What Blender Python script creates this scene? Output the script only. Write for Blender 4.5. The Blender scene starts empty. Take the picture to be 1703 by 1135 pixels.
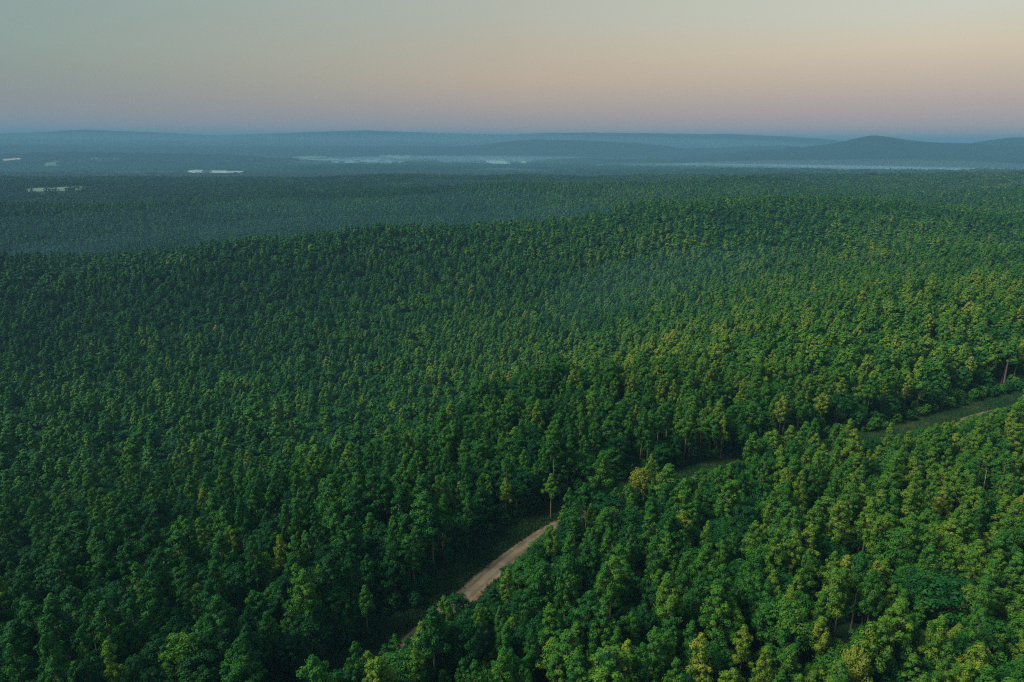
import bpy, math, time
import numpy as np
from mathutils import Vector, Matrix
T0 = time.time()
R = math.radians
C = bpy.context.scene.collection
sc = bpy.context.scene

# ------------------------------------------------------------------ camera
CAM_Z = 90.0
PITCH = R(16.40)
ROLL = R(0.34)                                        # the drone's horizon sinks a little to the right
FPX = 1135.0
cam_d = bpy.data.cameras.new("camera")
cam_d.sensor_width = 36.0
cam_d.lens = FPX / 1703.0 * 36.0
cam_d.clip_start = 1.0
cam_d.clip_end = 90000.0
cam = bpy.data.objects.new("camera", cam_d)
cam.location = (0, 0, CAM_Z)
cam.rotation_euler = (Matrix.Rotation(R(90)-PITCH, 4, 'X') @ Matrix.Rotation(ROLL, 4, 'Z')).to_euler()
C.objects.link(cam)
sc.camera = cam

# ------------------------------------------------------------------ sky
EXPOSURE = 0.12
def srgb(r, g, b):
    f = lambda c: (c/255)/12.92 if c/255 <= 0.04045 else (((c/255)+0.055)/1.055)**2.4
    return (f(r), f(g), f(b), 1.0)

world = bpy.data.worlds.new("World")
sc.world = world
world.use_nodes = True
wn, wl = world.node_tree.nodes, world.node_tree.links
wn.clear()
w_out = wn.new("ShaderNodeOutputWorld")
w_bg = wn.new("ShaderNodeBackground")
w_bg.inputs["Strength"].default_value = 1.0
wl.new(w_bg.outputs[0], w_out.inputs[0])
tc = wn.new("ShaderNodeTexCoord")
sp = wn.new("ShaderNodeSeparateXYZ")
wl.new(tc.outputs["Generated"], sp.inputs[0])
def wmath(op, a, b=None, clamp=False):
    n = wn.new("ShaderNodeMath"); n.operation = op; n.use_clamp = clamp
    for i, v in enumerate((a, b)):
        if v is None: continue
        if isinstance(v, (int, float)): n.inputs[i].default_value = v
        else: wl.new(v, n.inputs[i])
    return n.outputs[0]
zc = wmath("MAXIMUM", sp.outputs[2], 0.0)
elev = wmath("POWER", zc, 0.5)                     # sqrt(sin elevation): spreads the bands near the horizon
def ramp(stops, k=1.0):
    n = wn.new("ShaderNodeValToRGB")
    cr = n.color_ramp
    cr.interpolation = 'LINEAR'
    while len(cr.elements) < len(stops): cr.elements.new(0.5)
    for e, (deg, c) in zip(cr.elements, stops):
        e.position = math.sqrt(max(0, math.sin(R(deg*(k if deg < 12 else 1))))); e.color = srgb(*c)
    wl.new(elev, n.inputs[0])
    return n.outputs[0]
# (elevation in degrees, colour) on three bearings
left = ramp([(0, (160,146,148)), (0.7, (156,146,148)), (1.8, (152,145,145)), (3.2, (147,146,142)), (5.2, (143,152,142)),
             (7.5, (142,158,149)), (10, (139,158,153)), (25, (138,168,176)), (60, (116,152,172)), (90, (110,148,170))], .82)
mid = ramp([(0, (184,157,154)), (0.7, (181,156,153)), (1.8, (177,156,151)), (3.2, (185,163,149)), (5.2, (192,172,149)),
            (7.5, (187,176,156)), (10, (180,180,165)), (25, (160,180,182)), (60, (116,152,172)), (90, (110,148,170))], .92)
right = ramp([(0, (188,165,164)), (0.7, (187,164,162)), (1.8, (187,163,159)), (3.2, (190,168,157)), (5.2, (200,181,161)),
              (7.5, (211,195,168)), (10, (203,202,186)), (25, (180,196,190)), (60, (135,168,185)), (90, (122,160,182))], .84)
hx = wmath("DIVIDE", sp.outputs[0], wmath("SQRT", wmath("ADD", wmath("MULTIPLY", sp.outputs[0], sp.outputs[0]),
           wmath("MULTIPLY", sp.outputs[1], sp.outputs[1]))))     # sine of the bearing
def wmix(f, a, b, blend='MIX'):
    n = wn.new("ShaderNodeMix"); n.data_type = 'RGBA'; n.blend_type = blend
    if isinstance(f, (int, float)): n.inputs[0].default_value = f
    else: wl.new(f, n.inputs[0])
    for i, v in ((6, a), (7, b)):
        if isinstance(v, tuple): n.inputs[i].default_value = v
        else: wl.new(v, n.inputs[i])
    return n.outputs[2]
f1 = wmath("DIVIDE", wmath("ADD", hx, 0.60), 0.62, True)
f2 = wmath("DIVIDE", hx, 0.5, True)
sky = wmix(f2, wmix(f1, left, mid), right)
# behind the camera the sky that the sun is about to rise from glows warm and bright
back = wmath("MULTIPLY", wmath("MAXIMUM", wmath("MULTIPLY", sp.outputs[1], -1.0), 0.0), 1.0)
glow = wmath("MULTIPLY", back, wmath("POWER", wmath("SUBTRACT", 1.0, zc), 3.0))
sky = wmix(glow, sky, (.55, .50, 0.42, 1.0))
wl.new(sky, w_bg.inputs["Color"])

sun_d = bpy.data.lights.new("sun", 'SUN')
sun_d.energy = 5.0
sun_d.angle = R(18)
sun_d.color = (1.0, 0.94, 0.76)
sun = bpy.data.objects.new("sun", sun_d)
SUN_EL, SUN_AZ = R(46), R(258)                      # bearing clockwise from the view direction
sd = Vector((math.sin(SUN_AZ)*math.cos(SUN_EL), math.cos(SUN_AZ)*math.cos(SUN_EL), math.sin(SUN_EL)))
sun.rotation_euler = sd.to_track_quat('Z', 'Y').to_euler()
C.objects.link(sun)

sc.view_settings.view_transform = 'Standard'
sc.view_settings.look = 'None'
sc.view_settings.exposure = EXPOSURE
sc.view_settings.gamma = 1.0
sc.render.engine = 'CYCLES'
cy = sc.cycles
cy.max_bounces = 6; cy.diffuse_bounces = 3; cy.glossy_bounces = 1; cy.transmission_bounces = 3
cy.volume_bounces = 2; cy.transparent_max_bounces = 8
cy.use_denoising = False
cy.denoising_prefilter = 'NONE'
cy.use_adaptive_sampling = False
cy.filter_width = 1.15
cy.sample_clamp_indirect = 4.0

# ------------------------------------------------------------------ projection helpers
SP, CP = math.sin(PITCH), math.cos(PITCH)
def ray(u, v):
    xc = (np.asarray(u, float)-851.5)/FPX; yc = (567.5-np.asarray(v, float))/FPX
    x = xc*math.cos(ROLL)-yc*math.sin(ROLL); yv = xc*math.sin(ROLL)+yc*math.cos(ROLL)
    return x, CP + yv*SP, -SP + yv*CP                # right, ahead, up
def at_dist(u, v, d):                                # the point on that line of sight at horizontal distance d
    x, y, z = ray(u, v); r = np.hypot(x, y)
    return x/r*d, y/r*d, CAM_Z + z/r*d
def project(x, y, z):
    x, y, z = (np.asarray(a, float) for a in (x, y, z))
    dep = y*CP - (z-CAM_Z)*SP
    up = y*SP + (z-CAM_Z)*CP
    dep = np.where(dep < 1, 1, dep)
    xr = x*math.cos(ROLL)+up*math.sin(ROLL); ur = up*math.cos(ROLL)-x*math.sin(ROLL)
    return 851.5 + FPX*xr/dep, 567.5 - FPX*ur/dep, dep

def snoise(x, y, seed=0, octs=3):                    # cheap smooth noise in about -1..1
    rs = np.random.RandomState(seed)
    out = np.zeros_like(np.asarray(x, float)); amp = 1.0; tot = 0
    for o in range(octs):
        for k in range(4):
            a = rs.uniform(0, 2*np.pi); ph = rs.uniform(0, 2*np.pi, 2); f = (2.0**o)*rs.uniform(.7, 1.3)
            out += amp*np.sin(f*(x*np.cos(a)+y*np.sin(a))+ph[0]+0.8*np.sin(f*.7*(y*np.cos(a)-x*np.sin(a))+ph[1]))
        tot += amp*4; amp *= .5
    return out/tot*2.0

# ------------------------------------------------------------------ terrain height
# canopy outline points seen in the view: (u, v, distance); ground is CAN below them.   direct ground points: (u, None, distance, z)
CAN = 11.5
TS = 0.74                                             # these woods stand about 14 m high
PTS = {
 -500: [(None,70,-4),(None,110,-6),(None,250,-28),(None,450,-50),(None,600,-42),(None,800,-14),(None,1000,-62),(None,1300,-22),(None,2000,-45),(None,2700,-30),(None,3500,-108)],
 0:    [(None,70,-2),(1135,105),(900,190),(700,350),(600,500),(520,610),(430,760),(None,900,-52),(None,1000,-62),(345,1300),(None,1600,-48),(296,2500),(None,3300,-108)],
 425:  [(None,70,0),(None,120,-2),(800,210),(700,300),(600,450),(500,570),(402,680),(None,810,-50),(None,900,-58),(338,1400),(None,1650,-42),(296,2400),(None,3200,-108)],
 640:  [(None,100,0),(None,150,-1),(760,235),(650,370),(560,480),(470,590),(379,710),(None,850,-48),(None,960,-55),(320,1450),(None,1650,-40),(294,2350),(None,3200,-108)],
 851:  [(None,70,0),(None,180,0),(None,230,-2),(690,285),(600,410),(500,560),(374,760),(None,900,-44),(None,1000,-50),(306,1550),(None,1750,-38),(294,2300),(None,3200,-108)],
 1060: [(None,70,0),(None,200,0),(None,240,0),(620,310),(540,450),(450,620),(348,880),(None,1020,-40),(None,1100,-46),(304,1650),(None,1900,-36),(293,2400),(None,3200,-108)],
 1275: [(None,70,0),(None,220,0),(None,250,0),(555,300),(500,480),(450,600),(400,690),(339,960),(None,1100,-34),(None,1180,-42),(298,1800),(None,2000,-34),(291,2400),(None,3300,-108)],
 1480: [(None,70,0),(None,250,0),(560,320),(490,400),(450,600),(400,720),(348,980),(None,1120,-30),(318,1500),(None,1650,-24),(291,2300),(None,3300,-108)],
 1703: [(None,70,0),(None,290,0),(550,340),(480,450),(415,640),(None,780,-14),(360,1050),(None,1180,-26),(316,1550),(None,1750,-22),(289,2400),(None,3300,-108)],
 2200: [(None,70,0),(None,300,2),(None,640,3),(None,780,-14),(None,1050,0),(None,1180,-26),(None,1550,-2),(None,1750,-22),(None,2400,-10),(None,3300,-108)],
}
cx, cyl, cz = [], [], []
for u, lst in PTS.items():
    for p in lst:
        if p[0] is None:
            az = math.atan2((u-851.5)/FPX, 1.0); d, z = p[1], p[2]
        else:
            X, Y, Z = at_dist(u, p[0], p[1]); az = math.atan2(X, Y); d, z = p[1], Z-CAN
        cx.append(az*1.5); cyl.append(math.log(d)*2.0); cz.append(z)
cx, cyl, cz = map(np.array, (cx, cyl, cz))
def _rbf(ax, ay, bx, by):
    r = np.sqrt((ax[:, None]-bx[None])**2+(ay[:, None]-by[None])**2)
    return r**3 / (0.05+r)                            # between linear and thin-plate: smooth with little overshoot
n = len(cx)
A = np.zeros((n+3, n+3)); A[:n, :n] = _rbf(cx, cyl, cx, cyl)+np.eye(n)*1e-4
A[:n, n] = A[n, :n] = 1; A[:n, n+1] = A[n+1, :n] = cx; A[:n, n+2] = A[n+2, :n] = cyl
W = np.linalg.solve(A, np.concatenate([cz, [0, 0, 0]]))
PLAIN = -112.0
RISES = [(4000, 330, [(830,292),(900,288),(980,286),(1060,284),(1200,282),(1400,283),(1560,285),(1703,283),(1950,284)]),
         (4700, 350, [(440,284),(500,277),(580,274),(680,277),(780,279),(860,282),(910,288)]),
         (6100, 420, [(-300,257),(0,256),(120,254),(260,256),(380,258),(480,264),(560,270)]),
         (3900, 260, [(-300,292),(0,289),(160,290),(330,291),(520,290),(640,293)]),
         (8200, 600, [(-300,246),(0,244),(300,246),(600,248),(860,250),(980,255)]),
         (6800, 380, [(880,268),(980,264),(1080,265),(1150,268),(1240,272)])]
def _height_raw(x, y):
    d = np.hypot(x, y); az = np.arctan2(x, np.maximum(y, 1e-6)); az = np.where(y <= 0, np.sign(x)*1.5, az)
    azc = np.clip(az, -0.86, 0.86)
    dl = np.clip(d, 60, 3400)
    qx, qy = azc*1.5, np.log(dl)*2.0
    z = np.empty(len(d))
    for i in range(0, len(d), 20000):
        s = slice(i, i+20000)
        z[s] = _rbf(qx[s], qy[s], cx, cyl) @ W[:n] + W[n] + W[n+1]*qx[s] + W[n+2]*qy[s]
    t = np.clip((d-2900)/600, 0, 1); t = t*t*(3-2*t)
    z = z*(1-t) + PLAIN*t
    t0 = np.clip((d-60)/60, 0, 1)
    z = z*t0 - 1.0*(1-t0)
    amp = np.clip((d-190)/400, 0, 1)*5.0
    z += amp*snoise(x/125, y/125, 5, 2)*(1-t)
    z += t*4.0*snoise(x/900, y/900, 6, 3)
    for d0, w, pts in RISES:
        X, Y, Z = at_dist([p[0] for p in pts], [p[1] for p in pts], d0); ra = np.arctan2(X, Y)
        top = np.interp(az, ra, Z-13.0, left=PLAIN-20, right=PLAIN-20)
        prof = np.exp(-((d-d0)/w)**2)
        z = np.maximum(z, PLAIN-2+(np.maximum(top, PLAIN-2)-PLAIN+2)*prof)
    return z
# sampled once on a polar lattice, looked up bilinearly afterwards (fast, and identical for ground, road and trees)
AZN, DN = 721, 420
AZG = np.linspace(-1.5, 1.5, AZN)
DG = np.exp(np.linspace(math.log(40), math.log(32000), DN))
_a, _d = np.meshgrid(AZG, DG, indexing='ij')
HG = _height_raw((np.sin(_a)*_d).ravel(), (np.cos(_a)*_d).ravel()).reshape(AZN, DN)
def height(x, y):
    x, y = np.asarray(x, float), np.asarray(y, float)
    sh = x.shape; x, y = x.ravel(), y.ravel()
    d = np.clip(np.hypot(x, y), 40, 31999); az = np.clip(np.arctan2(x, y), -1.5, 1.5)
    fa = (az+1.5)/3.0*(AZN-1); fd = (np.log(d)-math.log(40))/(math.log(32000)-math.log(40))*(DN-1)
    ia = np.clip(fa.astype(int), 0, AZN-2); idd = np.clip(fd.astype(int), 0, DN-2)
    ta, td = fa-ia, fd-idd
    h = (HG[ia, idd]*(1-ta)*(1-td)+HG[ia+1, idd]*ta*(1-td)+HG[ia, idd+1]*(1-ta)*td+HG[ia+1, idd+1]*ta*td)
    return h.reshape(sh)
def ground_at(u, v, dmax=30000):                      # where the line of sight through (u, v) meets the ground
    ds = np.exp(np.linspace(math.log(60), math.log(dmax), 4000))
    X, Y, Z = at_dist(u, v, ds)
    below = np.nonzero(Z < height(X, Y))[0]
    i = below[0] if len(below) else len(ds)-1
    return float(X[i]), float(Y[i]), float(height(X[i], Y[i]))

# ------------------------------------------------------------------ mesh and tag helpers
def tag(o, label=None, cat=None, group=None, kind=None):
    if label: o['label'] = label
    if cat: o['category'] = cat
    if group: o['group'] = group
    if kind: o['kind'] = kind
    return o
def mesh_np(name, verts, faces, mats=(), face_mat=None, smooth=False, uv=None):
    """verts (n,3), faces (m,k) of one size k"""
    me = bpy.data.meshes.new(name)
    verts = np.asarray(verts, np.float32); faces = np.asarray(faces, np.int32)
    k = faces.shape[1]
    me.vertices.add(len(verts)); me.vertices.foreach_set("co", verts.ravel())
    me.loops.add(faces.size); me.loops.foreach_set("vertex_index", faces.ravel())
    me.polygons.add(len(faces)); me.polygons.foreach_set("loop_start", np.arange(0, faces.size, k, dtype=np.int32))
    me.polygons.foreach_set("use_smooth", np.full(len(faces), smooth))
    for m in mats: me.materials.append(m)
    if face_mat is not None: me.polygons.foreach_set("material_index", np.asarray(face_mat, np.int32))
    me.update(calc_edges=True); me.validate()
    return me
def link(name, me, parent=None):
    o = bpy.data.objects.new(name, me); C.objects.link(o); o.parent = parent
    return o
def grid_faces(na, nb):
    i, j = np.meshgrid(np.arange(na-1), np.arange(nb-1), indexing='ij')
    a = (i*nb+j).ravel()
    return np.stack([a, a+1, a+nb+1, a+nb], 1)

# ------------------------------------------------------------------ materials
def new_mat(name):
    m = bpy.data.materials.new(name); m.use_nodes = True
    nt = m.node_tree; nt.nodes.clear()
    out = nt.nodes.new("ShaderNodeOutputMaterial")
    return m, nt, out
def N(nt, typ, **kw):
    n = nt.nodes.new(typ)
    for k, v in kw.items():
        if k.startswith('i_'): n.inputs[k[2:].replace('_', ' ')].default_value = v
        else: setattr(n, k, v)
    return n
def cramp(nt, fac, stops):
    n = nt.nodes.new("ShaderNodeValToRGB"); cr = n.color_ramp
    while len(cr.elements) < len(stops): cr.elements.new(0.5)
    for e, (p, c) in zip(cr.elements, stops): e.position = p; e.color = (*c[:3], 1)
    nt.links.new(fac, n.inputs[0]); return n.outputs[0]
def mixc(nt, f, a, b, blend='MIX'):
    n = nt.nodes.new("ShaderNodeMix"); n.data_type = 'RGBA'; n.blend_type = blend
    for i, v in ((0, f), (6, a), (7, b)):
        if isinstance(v, (tuple, float, int)): n.inputs[i].default_value = v
        else: nt.links.new(v, n.inputs[i])
    return n.outputs[2]
def noise_tex(nt, scale, detail=4, vec=None, rough=.55):
    n = N(nt, "ShaderNodeTexNoise"); n.inputs['Scale'].default_value = scale; n.inputs['Detail'].default_value = detail
    n.inputs['Roughness'].default_value = rough
    if vec is not None: nt.links.new(vec, n.inputs['Vector'])
    return n.outputs['Fac']

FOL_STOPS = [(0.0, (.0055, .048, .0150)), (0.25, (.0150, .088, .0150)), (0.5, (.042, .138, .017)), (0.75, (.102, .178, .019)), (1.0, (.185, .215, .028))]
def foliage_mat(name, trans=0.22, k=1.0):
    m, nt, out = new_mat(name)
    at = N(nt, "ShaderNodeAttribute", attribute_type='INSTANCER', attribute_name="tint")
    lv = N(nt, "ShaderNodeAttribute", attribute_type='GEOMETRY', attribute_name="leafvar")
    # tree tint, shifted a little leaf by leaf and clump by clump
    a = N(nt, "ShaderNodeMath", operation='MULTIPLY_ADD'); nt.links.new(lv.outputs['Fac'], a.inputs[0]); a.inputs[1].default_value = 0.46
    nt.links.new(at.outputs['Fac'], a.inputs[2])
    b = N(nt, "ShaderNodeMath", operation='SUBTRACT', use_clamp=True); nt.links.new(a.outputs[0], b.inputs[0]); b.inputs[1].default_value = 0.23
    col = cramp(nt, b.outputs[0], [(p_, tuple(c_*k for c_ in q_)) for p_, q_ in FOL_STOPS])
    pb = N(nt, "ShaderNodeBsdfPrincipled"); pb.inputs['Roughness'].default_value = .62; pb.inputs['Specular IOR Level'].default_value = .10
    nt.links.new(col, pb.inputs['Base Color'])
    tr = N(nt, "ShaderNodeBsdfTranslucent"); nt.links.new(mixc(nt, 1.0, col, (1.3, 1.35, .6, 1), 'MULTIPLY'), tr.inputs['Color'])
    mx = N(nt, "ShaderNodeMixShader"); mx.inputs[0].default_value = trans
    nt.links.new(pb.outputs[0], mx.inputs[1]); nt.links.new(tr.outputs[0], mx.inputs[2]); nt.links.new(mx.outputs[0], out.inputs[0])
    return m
M_NEEDLE = foliage_mat("pine_needles", .14)
M_LEAF = foliage_mat("broad_leaves", .16)
M_FAR_SHADED = foliage_mat("far_leaves_shaded", .05, .66)  # leaf colours darkened, so the groves' missing inner shade is in the colour
def bark_mat(name, c1, c2):
    m, nt, out = new_mat(name)
    tcn = N(nt, "ShaderNodeTexCoord")
    mp = N(nt, "ShaderNodeMapping"); mp.inputs['Scale'].default_value = (6, 6, .8); nt.links.new(tcn.outputs['Object'], mp.inputs[0])
    col = mixc(nt, noise_tex(nt, 3, 5, mp.outputs[0]), (*c1, 1), (*c2, 1))
    pb = N(nt, "ShaderNodeBsdfPrincipled"); pb.inputs['Roughness'].default_value = .9; nt.links.new(col, pb.inputs['Base Color'])
    nt.links.new(pb.outputs[0], out.inputs[0]); return m
M_PBARK = bark_mat("pine_bark", (.06, .040, .026), (.20, .145, .10))
M_BBARK = bark_mat("grey_bark", (.05, .045, .036), (.15, .135, .11))
M_DEAD = bark_mat("dead_wood", (.12, .10, .08), (.32, .28, .24))

m, nt, out = new_mat("forest_floor"); M_GROUND = m
g = N(nt, "ShaderNodeNewGeometry")
nf = noise_tex(nt, .25, 8, g.outputs['Position']); nf2 = noise_tex(nt, .004, 5, g.outputs['Position'])
col = cramp(nt, nf, [(.35, (.006, .014, .006)), (.55, (.010, .026, .008)), (.75, (.026, .026, .012))])
col2 = cramp(nt, nf2, [(.4, (.010, .036, .018)), (.6, (.018, .052, .022))])
col = mixc(nt, .5, col, col2)
pb = N(nt, "ShaderNodeBsdfPrincipled"); pb.inputs['Roughness'].default_value = .95; pb.inputs['Specular IOR Level'].default_value = .05
nt.links.new(col, pb.inputs['Base Color']); nt.links.new(pb.outputs[0], out.inputs[0])

m, nt, out = new_mat("far_wooded_slope"); M_HILL = m
g = N(nt, "ShaderNodeNewGeometry")
nf = noise_tex(nt, .006, 6, g.outputs['Position'], .7)
col = cramp(nt, nf, [(.35, (.003, .014, .010)), (.6, (.006, .022, .013)), (.8, (.012, .030, .014))])
pb = N(nt, "ShaderNodeBsdfPrincipled"); pb.inputs['Roughness'].default_value = .95; pb.inputs['Specular IOR Level'].default_value = .05
nt.links.new(col, pb.inputs['Base Color']); nt.links.new(pb.outputs[0], out.inputs[0])

# ------------------------------------------------------------------ ground: one sheet to the horizon
azs = np.concatenate([np.linspace(-math.pi, -1.05, 40)[:-1], np.linspace(-1.05, -.75, 20)[:-1], np.linspace(-.75, .75, 520), np.linspace(.75, 1.05, 20)[1:], np.linspace(1.05, math.pi, 40)[1:]])
dss = np.concatenate([[0.5, 20, 40], np.exp(np.linspace(math.log(52), math.log(3600), 380)), np.exp(np.linspace(math.log(3600), math.log(29500), 90))[1:]])
ga, gd = np.meshgrid(azs, dss, indexing='ij')
gx, gy = np.sin(ga)*gd, np.cos(ga)*gd
gz = height(gx, gy)
back_t = np.clip((np.abs(ga)-1.3)/.3, 0, 1)
gz = gz*(1-back_t) + back_t*np.where(gd < 300, -1, -1-(np.clip(gd, 300, 3300)-300)/3000*110)
me = mesh_np("ground", np.stack([gx, gy, gz], -1).reshape(-1, 3), grid_faces(len(azs), len(dss))[:, ::-1], [M_GROUND], smooth=True)
ground = tag(link("ground", me), kind="structure")

# ------------------------------------------------------------------ far ridges and mountain, each a body of its own
def ridge(name, outline, d0, w, base=PLAIN-8, seed=1, rough=1.0, nd=26, shift=0.0):
    us = np.array([p[0] for p in outline], float); vs = np.array([p[1] for p in outline], float)
    X, Y, Z = at_dist(us, vs, d0)
    az = np.arctan2(X, Y); o = np.argsort(az); az, Z = az[o], Z[o]
    na = max(60, int((az[-1]-az[0])*900))
    A = np.linspace(az[0], az[-1], na)
    # smooth interpolation of the crest
    zc_ = np.interp(A, az, Z)
    k = max(3, na//60); ker = np.hanning(2*k+1); ker /= ker.sum()
    zc_ = np.convolve(np.pad(zc_, k, 'edge'), ker, 'valid')
    zc_ += rough*(d0/8000)*(1.4*snoise(A*220, A*0, seed, 3))
    D = np.linspace(-1, 1, nd)
    aa, dd = np.meshgrid(A, D, indexing='ij')
    prof = np.where(dd < 0, np.clip(1-np.abs(dd)**1.25, 0, 1), np.cos(np.clip(dd, 0, 1)*np.pi/2))
    hh = (zc_-base)[:, None]*prof*(1+.05*snoise(aa*d0/160, dd*6, seed+20, 3)*(np.abs(dd) > .1))
    spur = 1+0.16*snoise(aa*d0/700+3*seed, dd*2.2, seed+9, 3)*(np.abs(dd) > .12)*np.clip(-dd*4, 0, 1)
    z = base + hh*np.clip(spur, .5, 1.15)
    dist = d0+dd*w+shift*(aa-az[0])
    x, y = np.sin(aa)*dist, np.cos(aa)*dist
    me = mesh_np(name, np.stack([x, y, z], -1).reshape(-1, 3), grid_faces(na, nd)[:, ::-1], [M_HILL], smooth=True)
    return tag(link(name, me), kind="structure")
ridge("hills", [(-300,226),(-60,224),(0,222),(60,221),(140,215),(190,218),(230,219),(350,225),(400,224),(460,222),(540,219),(600,217),(690,220),(740,222),(850,224),(900,221),(1010,221),(1100,222),(1230,224),(1330,228),(1420,236),(1500,243),(1600,250)], 10800, 1300, seed=3)
ridge("hills", [(-300,231),(0,229),(160,231),(340,233),(430,230),(560,233),(700,234),(800,236),(900,233),(1100,236),(1250,240),(1360,246),(1500,250)], 9700, 900, seed=4)
ridge("hills", [(700,248),(790,242),(850,235),(890,232),(940,233),(1000,235),(1060,238),(1110,243),(1150,249),(1190,253)], 8000, 600, seed=6, rough=.6)
ridge("hills", [(-300,244),(0,240),(200,241),(420,243),(620,243),(800,243),(900,244),(950,246),(980,252)], 8600, 600, seed=7, rough=.6)
ridge("hills", [(960,254),(1080,250),(1180,246),(1300,242),(1360,246),(1420,252)], 8400, 500, seed=8, rough=.6)
ridge("mountain", [(1540,250),(1600,241),(1640,234),(1680,229),(1703,229),(1760,233),(1850,240),(1950,252)], 7900, 800, seed=11, rough=.7)
ridge("mountain", [(1090,268),(1150,262),(1190,257),(1260,250),(1320,246),(1370,241),(1400,236),(1430,229),(1450,225),(1470,227),(1500,232),(1550,237),(1600,239),(1660,242),(1703,243),(1800,247),(1950,256)], 6800, 900, seed=12, rough=.7, nd=40)

# ------------------------------------------------------------------ road
road_px = [(560,1185),(610,1135),(655,1095),(715,1043),(785,984),(850,925),(905,888),(960,862),(1043,831),(1130,806),(1250,781),(1400,754),(1520,730),(1590,709),(1637,690),(1760,662),(1900,640)]
rp = np.array([ground_at(u, v)[:2] for u, v in road_px])
def smooth_line(p, n=300):
    t = np.concatenate([[0], np.cumsum(np.hypot(*np.diff(p, axis=0).T))]); tt = np.linspace(0, t[-1], n)
    q = np.stack([np.interp(tt, t, p[:, 0]), np.interp(tt, t, p[:, 1])], 1)
    k = 12; ker = np.hanning(2*k+1); ker /= ker.sum()
    for _ in range(2):
        q = np.stack([np.convolve(np.pad(q[:, i], k, 'reflect', reflect_type='odd'), ker, 'valid') for i in (0, 1)], 1)
    return q
RL = smooth_line(rp)
print("road from", RL[0], "to", RL[-1], "z", height(RL[::60, 0], RL[::60, 1]))
rt = np.gradient(RL, axis=0); rt /= np.hypot(*rt.T)[:, None]
rn = np.stack([-rt[:, 1], rt[:, 0]], 1)              # to the far (left) side
def road_sd(x, y):                                    # signed distance from the road's centre line, + on the far side
    out = np.empty(len(x))
    for i in range(0, len(x), 5000):
        s = slice(i, i+5000)
        dx = x[s, None]-RL[None, :, 0]; dy = y[s, None]-RL[None, :, 1]
        j = np.argmin(dx*dx+dy*dy, 1); r = np.arange(len(j))
        out[s] = np.hypot(dx[r, j], dy[r, j])*np.sign(dx[r, j]*rn[j, 0]+dy[r, j]*rn[j, 1])
    return out
HALF = 2.25
rs = np.random.RandomState(4)
offs = np.array([-HALF-.5, -HALF, -1.8, -1.2, -.7, 0, .7, 1.2, 1.8, HALF, HALF+.5])
prof = np.array([-.05, .10, .13, .06, .14, .18, .14, .06, .13, .10, -.05])
q = []
for k, (o_, z_) in enumerate(zip(offs, prof)):
    w = o_ + (snoise(np.arange(300)/5., np.zeros(300), 20+k, 3)*(.35 if abs(o_) >= HALF else .08))
    P = RL+rn*w[:, None]
    q.append(np.column_stack([P, height(P[:, 0], P[:, 1])+z_+.10]))
q = np.stack(q, 1)
m, nt, out = new_mat("packed_dirt"); M_ROAD = m
uvn = N(nt, "ShaderNodeAttribute", attribute_type='GEOMETRY', attribute_name="across")
g = N(nt, "ShaderNodeNewGeometry")
n1 = noise_tex(nt, .5, 8, g.outputs['Position'], .65); n2 = noise_tex(nt, 6, 4, g.outputs['Position'])
base = cramp(nt, n1, [(.3, (.09, .070, .046)), (.5, (.145, .115, .078)), (.7, (.20, .165, .115))])
base = mixc(nt, .25, base, cramp(nt, n2, [(.3, (.07, .055, .036)), (.7, (.26, .21, .15))]))
edge = cramp(nt, uvn.outputs['Fac'], [(0.62, (0, 0, 0)), (0.86, (1, 1, 1))])
en = N(nt, "ShaderNodeMath", operation='MULTIPLY'); nt.links.new(edge, en.inputs[0])
nt.links.new(noise_tex(nt, .9, 5, g.outputs['Position']), en.inputs[1])
base = mixc(nt, en.outputs[0], base, (.16, .055, .026, 1))
rut = cramp(nt, uvn.outputs['Fac'], [(0.18, (1, 1, 1)), (0.30, (.70, .70, .70)), (0.50, (.74, .74, .74)), (0.62, (1, 1, 1))])
base = mixc(nt, 1.0, base, rut, 'MULTIPLY')
pb = N(nt, "ShaderNodeBsdfPrincipled"); pb.inputs['Roughness'].default_value = .95; pb.inputs['Specular IOR Level'].default_value = .1
nt.links.new(base, pb.inputs['Base Color']); nt.links.new(pb.outputs[0], out.inputs[0])
me = mesh_np("dirt_road", q.reshape(-1, 3), grid_faces(300, len(offs)), [M_ROAD], smooth=True)
a_ = me.attributes.new("across", 'FLOAT', 'POINT'); a_.data.foreach_set("value", np.tile(np.abs(offs)/(HALF+.5), 300).astype(np.float32))
tag(link("dirt_road", me), "pale tan dirt road with wheel ruts and reddish edges cutting through the forest", "dirt road", kind="structure")

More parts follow.
